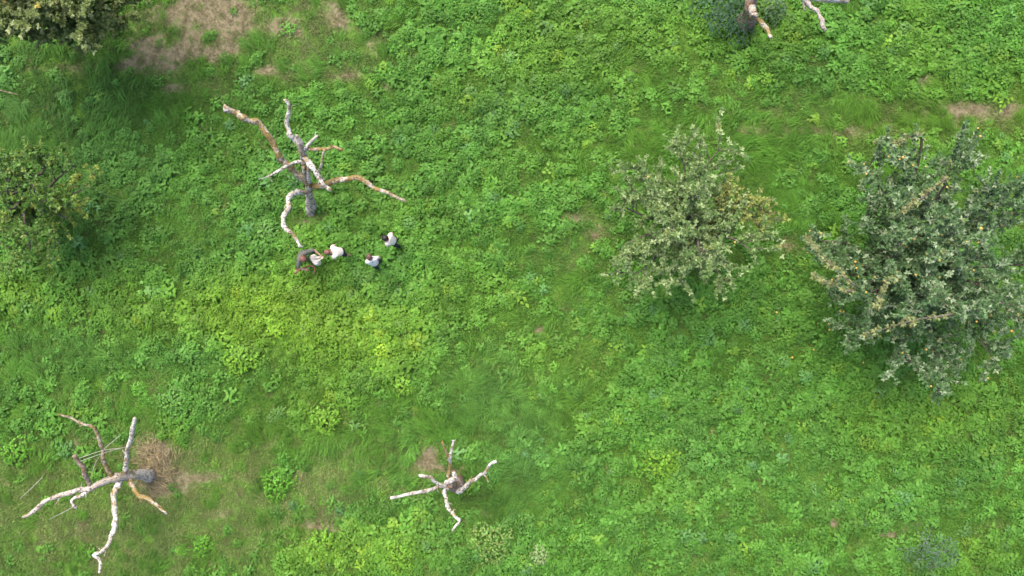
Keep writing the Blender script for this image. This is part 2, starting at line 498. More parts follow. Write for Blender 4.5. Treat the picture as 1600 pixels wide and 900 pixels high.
def scatter_all():
    r = np.random.default_rng(21)
    # ---- leafy herbs
    herbs = []
    for k in range(9):
        v, f, c = plant_arrays(r, r.uniform(0.20, 0.32), r.uniform(0.15, 0.25), int(r.integers(34, 50)), 0.085, 0.155, 0.72, (1, 1, 1), 0.22, 0.08)
        herbs.append(free_mesh_object('herb_source', np_mesh('herb', v, [f], M_SCATTER, c)))
    for k in range(4):      # docks and hogweed: fewer, larger leaves in a flat rosette
        v, f, c = plant_arrays(r, r.uniform(0.26, 0.36), r.uniform(0.16, 0.26), int(r.integers(22, 30)), 0.13, 0.20, 0.55, (1.02, 1.05, 1.0), 0.18, 0.06)
        herbs.append(free_mesh_object('herb_source', np_mesh('herb', v, [f], M_SCATTER, c)))
    for k in range(5):      # fine feathery weeds
        v, f, c = plant_arrays(r, r.uniform(0.18, 0.26), r.uniform(0.22, 0.30), 80, 0.055, 0.095, 0.6, (0.95, 1.0, 1.0), 0.25, 0.08)
        herbs.append(free_mesh_object('herb_source', np_mesh('herb', v, [f], M_SCATTER, c)))
    x, y = random_points(25, r)
    L = f_leafy(x, y)
    keep = r.uniform(0.0, 1.0, len(x)) < np.clip(L * 1.0, 0, 1) ** 1.25
    x, y, L = x[keep], y[keep], L[keep]
    n = len(x)
    hy, hb = f_hue(x, y)
    base = lerp((0.079, 0.203, 0.025), (0.142, 0.270, 0.020), hy)
    base = lerp(base, np.array((0.078, 0.195, 0.048)), hb * 0.5)
    pt = fbm(x * 0.9, y * 0.9, 71, 2)
    base = base * (0.72 + 0.56 * pt)[:, None]
    base *= r.uniform(0.78, 1.22, n)[:, None]
    odd = r.uniform(0, 1, n)
    base[odd < 0.03] = base[odd < 0.03] * np.array((1.6, 1.25, 1.1))
    base[odd > 0.975] = base[odd > 0.975] * np.array((1.15, 1.05, 2.2))
    rot = np.stack([r.normal(0, 0.12, n), r.normal(0, 0.12, n), r.uniform(0, 6.28, n)], 1)
    scl = r.uniform(0.5, 1.25, n) * (0.64 + 0.35 * np.clip(L, 0, 1)) * (0.75 + 0.5 * fbm(x * 0.4, y * 0.4, 121, 3))
    scatter('leafy_ground_cover', np.stack([x, y, ground_z(x, y)], 1), rot, scl, np.where(fbm(x * 0.8, y * 0.8, 111, 3) + r.normal(0, .12, n) > 0.5, r.integers(0, 9, n), r.integers(0, 18, n)), base, herbs,
            kind='stuff', label='dense bright green leafy weeds covering the meadow', category='ground cover')
    # ---- short grass
    tufts = []
    for k in range(5):
        v, fq, ft, c = blade_arrays(r, 34, 0.16, 0.09, 0.21, 3.14, 0.66, 0.011)
        tufts.append(free_mesh_object('tuft_source', np_mesh('tuft', v, [fq, ft], M_GRASS, c)))
    x, y = random_points(62, r)
    D, L = f_dry(x, y), f_leafy(x, y)
    keep = r.uniform(0, 1, len(x)) < np.clip(0.95 - 0.60 * D, 0.33, 1) * np.clip(1.1 - 0.55 * L, 0.3, 1)
    x, y, D, L = x[keep], y[keep], D[keep], L[keep]
    n = len(x)
    hy, hb = f_hue(x, y)
    px, py = to_px(x, y)
    dull = np.clip(blobs(px, py, [(200, 800, 330, 130, .9), (520, 760, 150, 80, .6), (450, 70, 180, 60, .7), (1400, 185, 260, 45, .65), (930, 350, 60, 30, .5), (680, 720, 60, 40, .4)])
                   + (fbm(x * 1.1, y * 1.1, 81, 3) - 0.5) * 1.3, 0, 1)
    base = lerp((0.083, 0.193, 0.026), (0.165, 0.213, 0.066), dull)
    base = lerp(base, np.array((0.145, 0.260, 0.018)), hy * 0.6)
    base = lerp(base, np.array((0.082, 0.195, 0.048)), hb * 0.5)
    base = lerp(base, np.array((0.20, 0.155, 0.09)), np.clip(D * 0.95 * (r.uniform(0, 1, n) < 0.75) + (r.uniform(0, 1, n) < 0.04) * 0.6, 0, 0.9))
    base *= (0.65 + 0.7 * fbm(x * 1.3, y * 1.3, 91, 2))[:, None] * r.uniform(0.75, 1.25, n)[:, None]
    rot = np.stack([r.normal(0, 0.1, n), r.normal(0, 0.1, n), r.uniform(0, 6.28, n)], 1)
    scl = r.uniform(0.6, 1.2, n) * (1 - 0.4 * D)
    scatter('meadow_grass', np.stack([x, y, ground_z(x, y)], 1), rot, scl, r.integers(0, 5, n), base, tufts,
            kind='stuff', label='short green meadow grass with dry straw coloured patches', category='grass')
    # ---- long grass combed over by the wind
    tufts = []
    for k in range(5):
        v, fq, ft, c = blade_arrays(r, 34, 0.17, 0.28, 0.52, 0.6, 0.90, 0.012, var=0.42)
        tufts.append(free_mesh_object('long_tuft_source', np_mesh('long_tuft', v, [fq, ft], M_GRASS, c)))
    x, y = random_points(34, r)
    G, L, D = f_long(x, y), f_leafy(x, y), f_dry(x, y)
    keep = r.uniform(0, 1, len(x)) < np.clip(G * 1.25, 0, 1) * np.clip(1.15 - 1.15 * L, 0.0, 1) * np.clip(1 - 1.2 * D, 0, 1)
    x, y = x[keep], y[keep]
    n = len(x)
    hy, hb = f_hue(x, y)
    base = lerp((0.088, 0.215, 0.025), (0.152, 0.262, 0.025), hy * 0.7)
    base = lerp(base, np.array((0.100, 0.230, 0.060)), hb * 0.6)
    base *= (0.7 + 0.6 * fbm(x * 1.5, y * 1.5, 95, 2))[:, None] * r.uniform(0.75, 1.25, n)[:, None]
    ang = 2.3 + (fbm(x * 0.35, y * 0.35, 97, 2) - 0.5) * 5.0 + r.normal(0, 0.55, n)
    rot = np.stack([np.zeros(n), np.zeros(n), ang], 1)
    scatter('long_grass', np.stack([x, y, ground_z(x, y)], 1), rot, r.uniform(0.7, 1.15, n), r.integers(0, 5, n), base, tufts,
            kind='stuff', label='long blue green grass combed flat by the wind', category='long grass')


scatter_all()

# ------------------------------------------------------------------ tubes for trunks, limbs and twigs
def smooth_path(pts, rads, sub=4):
    pts = [np.array(p, float) for p in pts]
    n = len(pts)
    out, ro = [], []
    for i in range(n - 1):
        p0, p1, p2, p3 = pts[max(i - 1, 0)], pts[i], pts[i + 1], pts[min(i + 2, n - 1)]
        for k in range(sub):
            t = k / sub
            out.append(0.5 * ((2 * p1) + (-p0 + p2) * t + (2 * p0 - 5 * p1 + 4 * p2 - p3) * t * t + (-p0 + 3 * p1 - 3 * p2 + p3) * t ** 3))
            ro.append(rads[i] * (1 - t) + rads[i + 1] * t)
    out.append(pts[-1])
    ro.append(rads[-1])
    return np.array(out), np.array(ro)


def tube_arrays(path, rad, sides=9, rough=0.0, r=None, flare=None):
    n = len(path)
    tan = np.gradient(path, axis=0)
    tan /= np.linalg.norm(tan, axis=1, keepdims=True) + 1e-9
    ref = np.array([0.31, 0.17, 0.93])
    if abs(tan[0] @ ref) > 0.93:
        ref = np.array([0.9, 0.3, 0.1])
    v = []
    a = np.arange(sides) / sides * 2 * np.pi
    for i in range(n):
        s = np.cross(tan[i], ref)
        s /= np.linalg.norm(s)
        u = np.cross(s, tan[i])
        ref = u
        rr = np.full(sides, rad[i])
        if rough and r is not None:
            rr = rr * (1 + rough * r.uniform(-1, 1, sides)) * (1 + rough * 0.8 * r.uniform(-1, 1))
        v.append(path[i] + np.outer(np.cos(a) * rr, s) + np.outer(np.sin(a) * rr, u))
    v = np.concatenate(v + [path[:1] - tan[:1] * rad[0] * 0.2, path[-1:] + tan[-1:] * rad[-1] * 0.35])
    idx = np.arange(n * sides).reshape(n, sides)
    nxt = np.roll(idx, -1, 1)
    q = np.stack([idx[:-1].ravel(), nxt[:-1].ravel(), nxt[1:].ravel(), idx[1:].ravel()], 1)
    e0 = np.stack([np.full(sides, n * sides), nxt[0], idx[0]], 1)
    e1 = np.stack([np.full(sides, n * sides + 1), idx[-1], nxt[-1]], 1)
    return v, q, np.concatenate([e0, e1])


def merge(parts):
    V, Q, T, o = [], [], [], 0
    for v, q, t in parts:
        V.append(v)
        Q.append(q + o)
        T.append(t + o)
        o += len(v)
    return np.concatenate(V), [np.concatenate(Q), np.concatenate(T)]


# ------------------------------------------------------------------ dead trees: bleached limbs seen from above
def dead_tree(name, label, category, base, pieces, group=None):
    """pieces: (part name, material, [(px, py, height, radius) ...])"""
    r = np.random.default_rng(int(base[0] * 13 + abs(base[1]) * 7) + 5)
    root = thing(name, label, category, P(*base), group=group)
    origin = np.array(P(*base))
    for pname, mat, pts in pieces:
        path = [np.array(P(a, b, z)) - origin for a, b, z, _ in pts]
        path, rad = smooth_path(path, [p[3] for p in pts], 5)
        if pname != 'twig':
            k = len(path)
            wob = np.stack([np.interp(np.arange(k), np.arange(0, k + 3, 3), r.normal(0, 1, len(np.arange(0, k + 3, 3)))) for _ in range(3)], 1)
            path[1:] += wob[1:] * np.minimum(rad[1:, None] * 0.34, 0.032)
            bump = np.interp(np.arange(k), np.arange(0, k + 2, 2), r.uniform(0.82, 1.2, len(np.arange(0, k + 2, 2))))
            rad = rad * bump * np.linspace(1.0, 0.84, k)
        v, q, t = tube_arrays(path, rad, 5 if pname == 'twig' else 12, 0.0 if pname == 'twig' else 0.13, r)
        parts = [(v, q, t)]
        if pname in ('limb', 'broken_top'):
            e, dn = path[-1], unit(path[-1] - path[-3])
            for _ in range(3):                     # splinters where the limb snapped off
                off = r.normal(0, 0.45, 3) * rad[-1]
                a_ = e + off - dn * 0.04
                b_ = a_ + (dn + r.normal(0, 0.15, 3)) * r.uniform(0.03, 0.09)
                parts.append(tube_arrays(np.array([a_, (a_ + b_) / 2, b_]), np.array([rad[-1] * .55, rad[-1] * .35, .004]), 5))
            for _ in range(int(len(path) * 0.13)):  # dead spurs along the limb
                i_ = int(r.integers(2, len(path) - 1))
                tn = unit(path[i_] - path[i_ - 1])
                dd = unit(np.cross(tn, r.normal(0, 1, 3)) + tn * r.uniform(0.1, 0.8) + np.array([0, 0, 0.2]))
                L_ = r.uniform(0.06, 0.24)
                m_ = path[i_] + dd * L_ * .55 + r.normal(0, .03, 3)
                sp_, sr_ = smooth_path([path[i_], m_, path[i_] + dd * L_ + r.normal(0, .05, 3)], [min(.022, rad[i_] * .5), .012, .004], 3)
                parts.append(tube_arrays(sp_, sr_, 5))
        v, f = merge(parts)
        link(pname, np_mesh(pname, v, f, mat, None, True), root)
    return root


def unit(v):
    return v / (np.linalg.norm(v) + 1e-9)


M_DEAD_GREY = dead_wood('weathered_wood', 0.3, (0.29, 0.25, 0.21), (0.43, 0.385, 0.33))
M_DEAD_WHITE = dead_wood('bleached_wood', 0.5, (0.31, 0.28, 0.25), (0.60, 0.57, 0.525))
M_DEAD_OCHRE = dead_wood('lichen_covered_wood', 1.15, (0.26, 0.22, 0.18), (0.50, 0.465, 0.415), (0.19, 0.13, 0.036))
M_DEAD_BROWN = dead_wood('brown_dead_wood', 0.55, (0.17, 0.13, 0.10), (0.32, 0.26, 0.215), (0.16, 0.085, 0.03))
M_TWIG = plain('pale_twig', (0.24, 0.235, 0.19), 0.9, 0.2)

G, W, O, B = M_DEAD_GREY, M_DEAD_WHITE, M_DEAD_OCHRE, M_DEAD_BROWN
dead_tree('dead_tree', 'tall bare dead tree with long crooked lichen covered limbs beside the four people', 'dead tree', (488, 326, 0), [
    ('trunk', G, [(488, 332, -.1, .23), (487, 325, .25, .165), (485, 312, .7, .14), (483, 298, 1.25, .135), (482, 290, 1.5, .13)]),
    ('upper_trunk', O, [(483, 296, 1.3, .132), (481, 280, 1.8, .125), (478, 262, 2.3, .11), (475, 243, 2.7, .10)]),
    ('broken_top', G, [(476, 246, 2.65, .10), (473, 234, 2.9, .10), (468, 222, 3.15, .085), (463, 211, 3.4, .05)]),
    ('limb', W, [(476, 244, 2.68, .09), (487, 260, 2.78, .085), (494, 270, 2.78, .085), (501, 281, 2.75, .075), (507, 291, 2.7, .068), (515, 299, 2.65, .06)]),
    ('limb', W, [(475, 242, 2.75, .085), (465, 226, 2.95, .075), (453, 209, 3.15, .07), (449, 195, 3.3, .065), (451, 178, 3.5, .062), (452, 164, 3.7, .055), (446, 156, 3.8, .05)]),
    ('limb', W, [(476, 234, 2.9, .055), (486, 222, 3.15, .05), (497, 212, 3.4, .04)]),
    ('limb', O, [(476, 235, 2.88, .06), (492, 234, 3.0, .055), (510, 233, 3.15, .05), (523, 231, 3.25, .048), (535, 233, 3.3, .035)]),
    ('limb', G, [(508, 233, 3.12, .045), (505, 243, 2.95, .04), (502, 255, 2.8, .036), (499, 268, 2.6, .035)]),
    ('limb', O, [(481, 284, 1.7, .10), (464, 273, 2.1, .095), (447, 254, 2.5, .092), (436, 240, 2.75, .095), (425, 219, 3.0, .10), (410, 201, 3.2, .098), (391, 186, 3.4, .10), (371, 178, 3.55, .105), (354, 170, 3.65, .115)]),
    ('limb', W, [(476, 252, 2.45, .055), (464, 253, 2.6, .052), (446, 260, 2.75, .047), (432, 269, 2.8, .042), (417, 277, 2.8, .036)]),
    ('limb', O, [(483, 292, 1.45, .10), (499, 290, 1.8, .09), (517, 284, 2.1, .085), (540, 280, 2.4, .085), (562, 281, 2.5, .08), (580, 290, 2.5, .07), (604, 300, 2.5, .065), (633, 313, 2.5, .04)]),
    ('limb', W, [(484, 302, 1.15, .095), (466, 299, 1.6, .085), (455, 305, 1.9, .08), (450, 322, 2.1, .075), (445, 338, 2.2, .08), (447, 352, 2.25, .075), (457, 367, 2.25, .06), (468, 386, 2.2, .045)]),
    ('limb', W, [(483, 294, 1.6, .05), (482, 278, 2.1, .06), (481, 258, 2.7, .075)]),
    ('limb', O, [(481, 288, 1.7, .08), (476, 275, 2.2, .085), (475, 261, 2.6, .06)]),
    ('twig', M_TWIG, [(417, 277, 2.8, .02), (405, 280, 2.75, .008)]),
])
dead_tree('dead_tree', 'leaning dead tree with six bare limbs beside the heap of dry straw', 'dead tree', (238, 740, 0), [
    ('trunk', G, [(242, 740, -.1, .25), (232, 741, .3, .20), (215, 742, .8, .18), (196, 745, 1.2, .155), (172, 751, 1.6, .12), (142, 762, 1.95, .105)]),
    ('limb', G, [(146, 761, 1.9, .10), (126, 765, 2.05, .09), (110, 770, 2.15, .08), (82, 778, 2.3, .07), (62, 791, 2.42, .066), (50, 800, 2.48, .062), (37, 808, 2.55, .05)]),
    ('limb', O, [(180, 748, 1.45, .08), (168, 731, 1.75, .062), (161, 715, 2.0, .058), (157, 692, 2.3, .057), (148, 668, 2.5, .055), (131, 661, 2.6, .045), (110, 654, 2.7, .045), (91, 647, 2.8, .025)]),
    ('limb', W, [(197, 742, 1.25, .075), (198, 722, 1.65, .07), (203, 697, 2.0, .065), (208, 670, 2.35, .062), (210, 652, 2.55, .06)]),
    ('limb', O, [(204, 746, 1.1, .09), (206, 757, 1.35, .075), (214, 770, 1.6, .07), (231, 780, 1.85, .07), (246, 790, 2.0, .062), (261, 803, 2.1, .03)]),
    ('limb', W, [(188, 748, 1.35, .10), (181, 768, 1.65, .088), (178, 795, 1.95, .082), (178, 825, 2.2, .08), (174, 845, 2.4, .07), (163, 858, 2.5, .066), (150, 868, 2.55, .07), (155, 878, 2.6, .05), (155, 894, 2.65, .045)]),
    ('limb', B, [(140, 761, 1.9, .07), (134, 742, 2.15, .062), (127, 728, 2.35, .07), (117, 712, 2.55, .075)]),
    ('limb', W, [(142, 763, 1.9, .075), (128, 773, 2.1, .065), (114, 779, 2.2, .055), (119, 793, 2.2, .04)]),
    ('twig', M_TWIG, [(122, 722, 2.45, .014), (150, 712, 2.4, .012), (178, 703, 2.3, .010), (203, 697, 2.1, .006)]),
    ('twig', M_TWIG, [(124, 716, 2.5, .012), (160, 704, 2.45, .010), (190, 700, 2.4, .005)]),
    ('twig', M_TWIG, [(143, 740, 2.2, .010), (150, 722, 2.3, .008), (156, 712, 2.35, .005)]),
    ('twig', M_TWIG, [(188, 680, 2.0, .010), (176, 690, 2.1, .012), (162, 702, 2.25, .008)]),
    ('twig', M_TWIG, [(118, 790, 2.2, .012), (100, 800, 2.1, .010), (76, 812, 2.0, .006)]),
    ('twig', M_TWIG, [(66, 746, .35, .012), (50, 762, .35, .012), (30, 780, .3, .007)]),
])
dead_tree('dead_tree', 'smallest dead tree, a stump with five short white limbs in the lower middle', 'dead tree', (712, 752, 0), [
    ('trunk', B, [(714, 750, -.1, .26), (712, 754, .35, .21), (711, 758, .8, .19), (706, 757, 1.25, .16), (703, 754, 1.55, .11)]),
    ('limb', W, [(704, 757, 1.35, .08), (690, 759, 1.65, .065), (672, 765, 1.95, .06), (645, 770, 2.2, .055), (611, 778, 2.45, .045)]),
    ('limb', W, [(690, 759, 1.65, .06), (680, 752, 1.85, .055), (669, 745, 2.0, .06), (656, 744, 2.1, .055)]),
    ('limb', W, [(703, 759, 1.3, .075), (694, 768, 1.6, .065), (696, 781, 1.9, .062), (702, 795, 2.1, .06), (710, 806, 2.3, .055), (717, 814, 2.45, .05), (711, 823, 2.5, .04), (707, 829, 2.5, .03)]),
    ('limb', W, [(713, 764, .95, .09), (722, 767, 1.2, .075), (731, 757, 1.5, .07), (744, 746, 1.9, .068), (755, 739, 2.2, .06), (765, 727, 2.45, .055), (773, 721, 2.6, .05)]),
    ('limb', O, [(704, 750, 1.45, .085), (702, 735, 1.7, .062), (702, 720, 1.95, .06), (698, 706, 2.2, .052), (691, 691, 2.45, .045)]),
    ('limb', W, [(702, 718, 1.98, .055), (706, 704, 2.25, .05), (708, 688, 2.5, .045)]),
    ('limb', W, [(696, 754, 1.6, .07), (706, 749, 1.75, .085), (712, 747, 1.85, .09), (710, 738, 2.0, .05)]),
    ('twig', O, [(755, 741, 2.2, .03), (760, 746, 2.2, .025), (763, 754, 2.2, .015)]),
])
dead_tree('dead_tree', 'grey dead tree reaching in at the top edge behind the ivy shrub', 'dead tree', (1166, 32, 0), [
    ('trunk', B, [(1160, 40, -.1, .34), (1166, 32, .4, .27), (1172, 18, .9, .22), (1176, 0, 1.3, .19), (1186, -22, 1.8, .17), (1205, -42, 2.4, .16)]),
    ('limb', O, [(1172, 22, .8, .14), (1180, 28, 1.0, .085), (1190, 36, 1.2, .08), (1199, 46, 1.4, .075), (1206, 59, 1.55, .07)]),
    ('limb', G, [(1176, 8, 1.15, .14), (1178, 20, 1.35, .13), (1179, 26, 1.4, .11)]),
    ('limb', G, [(1205, -42, 2.4, .15), (1232, -26, 2.5, .12), (1252, -6, 2.55, .09), (1268, 10, 2.55, .07), (1279, 22, 2.5, .07), (1284, 36, 2.45, .07), (1290, 46, 2.4, .06)]),
    ('limb', W, [(1246, -12, 2.55, .06), (1254, 0, 2.5, .05), (1258, 16, 2.4, .04)]),
    ('limb', W, [(1236, -22, 2.5, .12), (1262, -5, 2.6, .13), (1292, -2, 2.65, .14), (1324, -1, 2.7, .12)]),
    ('limb', G, [(1205, -42, 2.4, .14), (1215, -75, 2.9, .10), (1240, -110, 3.3, .06)]),
])

# ------------------------------------------------------------------ living fruit trees
def unit(v):
    return v / (np.linalg.norm(v) + 1e-9)


def live_tree(name, label, base, hub_z, targets, seed, palette, leaf=(0.065, 0.10), aspect=0.48, n_sec=13, sec_len=(0.6, 1.5), density=1.0,
              droop=0.12, fruit=0, yellow=(), yellow_col=(0.36, 0.29, 0.05), rosette=7, group=None, bare=(), shrink=0.93, pale_share=0.18, fruit_r=0.032, streaks=()):
    """trunk, main limbs towards their tips, side branches, twigs, and leaves in rosettes along the twigs"""
    r = np.random.default_rng(seed)
    root = thing(name, label, 'tree', P(*base), group=group)
    origin = np.array(P(*base))
    mean = np.mean([np.array(P(*t)) - origin for t in targets], 0)
    hub = np.array([mean[0] * 0.12, mean[1] * 0.12, hub_z])
    trunk_r = 0.12 + 0.005 * len(targets)
    path, rad = smooth_path([(0, 0, -.1), (0.03, 0.02, hub_z * .4), hub * np.array([.8, .8, .85]), hub], [trunk_r * 1.5, trunk_r, trunk_r * .85, trunk_r * .8], 4)
    v, q, t = tube_arrays(path, rad, 12, 0.08, r)
    link('trunk', np_mesh('trunk', v, [q, t], M_BARK, None, True), root)
    leaf_pos, leaf_dir, leaf_kind, fruit_pos = [], [], [], []
    for li, tg in enumerate(targets):
        tip = np.array(P(*tg)) - origin
        tip[:2] = mean[:2] + (tip[:2] - mean[:2]) * shrink
        span = np.linalg.norm(tip - hub)
        mid1 = hub + (tip - hub) * 0.35 + np.array([r.normal(0, .1), r.normal(0, .1), 0.05 * span])
        mid2 = hub + (tip - hub) * 0.7 + np.array([r.normal(0, .14), r.normal(0, .14), 0.04 * span])
        path, rad = smooth_path([hub, mid1, mid2, tip], [.085, .055, .034, .012], 6)
        parts = [tube_arrays(path, rad, 7, 0.06, r)]
        ykind = 1 if li in yellow else 0
        leafless = li in bare
        k = len(path)
        ns = max(3, int(n_sec * density * span / 2.6))
        for s in range(ns):
            ft = 0.05 + 0.95 * (s + r.uniform(0, 1)) / ns
            i = min(int(ft * (k - 1)), k - 2)
            p0 = path[i] * (1 - (ft * (k - 1) - i)) + path[i + 1] * (ft * (k - 1) - i)
            along = unit(path[i + 1] - path[i])
            side = unit(np.cross(along, [0, 0, 1])) * r.choice([-1, 1])
            d = unit(along * r.uniform(0.3, 1.0) + side * r.uniform(0.3, 1.0) + np.array([0, 0, r.uniform(-0.1, 0.95)]))
            ln = r.uniform(*sec_len) * (1.15 - 0.5 * ft) * (1.25 if r.uniform() < 0.2 else 1.0)
            p1 = p0 + d * ln * 0.5 + np.array([0, 0, 0.05])
            p2 = p0 + d * ln + np.array([r.normal(0, .06), r.normal(0, .06), -droop * ln])
            sp, sr = smooth_path([p0, p1, p2], [.02, .013, .006], 4)
            parts.append(tube_arrays(sp, sr, 4, 0, r))
            if leafless and r.uniform() < 0.7:
                continue
            sprays = [(sp, 0.25)]
            for w in range(int(r.integers(3, 6))):
                j = int(r.integers(2, len(sp) - 1))
                dd = unit(d * 0.6 + r.normal(0, 0.6, 3) + np.array([0, 0, 0.2]))
                tl = r.uniform(0.2, 0.48)
                tp, trd = smooth_path([sp[j], sp[j] + dd * tl * .5 + np.array([0, 0, .02]), sp[j] + dd * tl], [.007, .005, .003], 2)
                parts.append(tube_arrays(tp, trd, 3, 0, r))
                sprays.append((tp, 0.0))
            for sp2, t0 in sprays:
                L = np.linalg.norm(sp2[-1] - sp2[0])
                m = max(2, int(L / 0.085 * density))
                for tt in np.linspace(t0, 1.0, m):
                    if r.uniform() < 0.12:
                        continue
                    x = tt * (len(sp2) - 1)
                    a = min(int(x), len(sp2) - 2)
                    p = sp2[a] + (sp2[a + 1] - sp2[a]) * (x - a)
                    leaf_pos.append(p + r.normal(0, 0.015, 3))
                    leaf_dir.append(unit(sp2[-1] - sp2[0]))
                    leaf_kind.append(ykind)
                if fruit and r.uniform() < fruit:
                    fruit_pos.append(sp2[-1] + np.array([r.normal(0, .04), r.normal(0, .04), -0.03 + r.uniform(-.04, .05)]))
        v, f = merge(parts)
        link('limb', np_mesh('limb', v, f, M_BARK, None, True), root)
    for st_ in streaks:                    # upright shoots of small pale yellow leaves standing proud of the crown
        a_, b_, c_ = [np.array(P(*p)) - origin for p in st_]
        sp, sr = smooth_path([hub + (a_ - hub) * 0.55 - np.array([0, 0, .4]), a_, b_, c_], [.05, .035, .026, .010], 8)
        parts = [tube_arrays(sp, sr, 6, .05, r)]
        for p in sp[8:]:
            for _ in range(int(r.integers(1, 4))):
                leaf_pos.append(p + r.normal(0, .035, 3))
                leaf_dir.append(unit(c_ - a_))
                leaf_kind.append(1)
        v, f = merge(parts)
        link('limb', np_mesh('limb', v, f, M_BARK, None, True), root)
    lp, ld, lk = np.array(leaf_pos), np.array(leaf_dir), np.array(leaf_kind)
    n = len(lp)
    pos = np.repeat(lp, rosette, 0)
    dr = np.repeat(ld, rosette, 0)
    N = len(pos)
    rv = r.normal(0, 1, (N, 3))
    rv[:, 2] *= 0.45
    rv /= np.linalg.norm(rv, axis=1, keepdims=True)
    d = rv + dr * 0.45 + np.array([0, 0, 0.18])
    up = np.stack([r.normal(0, .35, N), r.normal(0, .35, N), np.ones(N)], 1)
    Ls = r.uniform(leaf[0], leaf[1], N)
    v, f = leaf_batch(pos, d, up, Ls, Ls * aspect, 0.3, 0.15)
    pal = np.array(palette)
    w = r.uniform(0, 1, (n, 1))
    ros = pal[0] * (1 - w) + pal[1] * w
    pale = r.uniform(0, 1, n) < pale_share
    ros[pale] = pal[2]
    st = r.uniform(0, 1, n) < 0.008
    ros[st] = np.array(yellow_col)
    ykeep = (lk == 1) & (r.uniform(0, 1, n) < 0.75)
    ros[ykeep] = np.array(yellow_col) * r.uniform(0.7, 1.25, (ykeep.sum(), 1))
    c = np.repeat(ros, rosette, 0) * r.uniform(0.7, 1.3, (N, 1))
    c = np.repeat(c, 5, 0)
    fm = np.repeat(np.repeat(ykeep, rosette), 4)
    if ykeep.any():
        link('yellow_foliage', np_mesh('yellow_foliage', v, [f[fm]], M_LEAF, c), root, label='twigs with leaves turned yellow', kind='stuff')
    link('crown', np_mesh('crown', v, [f[~fm]], M_LEAF, c), root, kind='stuff')
    if fruit_pos:
        fp = np.array(fruit_pos)
        # an apple: a small globe pinched at stalk and eye
        u = np.arange(8) / 8 * 2 * np.pi
        prof = [(0.25, 0.82), (0.75, 0.85), (1.0, 0.25), (0.88, -0.4), (0.5, -0.85), (0.15, -0.8)]
        av = np.concatenate([np.stack([np.cos(u) * a, np.sin(u) * a, np.full(8, b)], 1) for a, b in prof])
        idx = np.arange(48).reshape(6, 8)
        nx_ = np.roll(idx, -1, 1)
        aq = np.stack([idx[1:].ravel(), nx_[1:].ravel(), nx_[:-1].ravel(), idx[:-1].ravel()], 1)
        rr = r.uniform(0.8, 1.2, (len(fp), 1, 1)) * fruit_r
        V = (av[None] * rr + fp[:, None]).reshape(-1, 3)
        Q = (aq[None] + (np.arange(len(fp)) * 48)[:, None, None]).reshape(-1, 4)
        link('fruit', np_mesh('fruit', V, [Q], M_APPLE, None, True), root, kind='stuff', label='small ripe yellow orange fruit')
    return root


PAL_SAGE = [(0.080, 0.148, 0.034), (0.138, 0.208, 0.062), (0.215, 0.285, 0.11)]
PAL_DARK = [(0.050, 0.112, 0.034), (0.100, 0.172, 0.062), (0.20, 0.265, 0.14)]
PAL_OLIVE = [(0.085, 0.125, 0.025), (0.150, 0.190, 0.052), (0.24, 0.285, 0.11)]
PAL_GREEN = [(0.052, 0.125, 0.014), (0.085, 0.170, 0.020), (0.14, 0.20, 0.03)]

live_tree('fruit_tree', 'open sage green fruit tree with yellowing leaves on its right side, right of centre', (1050, 358, 0), 1.3,
          [(1060, 215, 3.2), (1135, 215, 3.3), (1000, 250, 3.0), (1180, 300, 2.9), (1205, 345, 2.8), (965, 320, 2.6), (960, 390, 2.8), (985, 440, 2.6),
           (1060, 455, 2.8), (1140, 450, 2.9), (1190, 400, 3.0), (1090, 300, 4.2), (1050, 370, 4.3), (1110, 400, 4.2), (1010, 320, 3.6)],
          101, PAL_SAGE, pale_share=0.26, shrink=0.90, n_sec=13, yellow=(3, 4), fruit=0.012, leaf=(0.08, 0.13), density=0.9, yellow_col=(0.175, 0.205, 0.045))
live_tree('fruit_tree', 'largest dark fruit tree full of yellow fruit at the right edge', (1385, 415, 0), 1.6,
          [(1265, 375, 2.6), (1290, 440, 2.6), (1310, 520, 2.6), (1350, 250, 3.2), (1400, 225, 3.4), (1500, 215, 3.6), (1345, 330, 3.2), (1420, 580, 3.0),
           (1480, 600, 3.0), (1560, 570, 3.4), (1600, 300, 4.0), (1640, 420, 4.2), (1620, 510, 3.8), (1480, 330, 5.0), (1540, 400, 5.4), (1450, 430, 5.2),
           (1500, 490, 5.0), (1400, 480, 4.2), (1380, 400, 4.4), (1430, 300, 4.2), (1560, 290, 4.6), (1340, 470, 3.4), (1570, 480, 4.8)],
          202, PAL_DARK, n_sec=16, yellow=(), fruit=0.10, yellow_col=(0.175, 0.195, 0.07), bare=(),
          streaks=[((1345, 450, 3.6), (1300, 415, 3.7), (1262, 372, 3.4)), ((1335, 455, 3.6), (1300, 445, 3.6), (1272, 432, 3.4)),
                   ((1500, 485, 5.2), (1430, 500, 5.0), (1355, 522, 4.3)), ((1405, 430, 5.0), (1385, 440, 5.0), (1372, 480, 4.8)),
                   ((1480, 280, 4.6), (1440, 310, 4.8), (1400, 335, 4.6)), ((1440, 215, 3.6), (1400, 222, 3.6), (1372, 222, 3.5))], leaf=(0.085, 0.135))
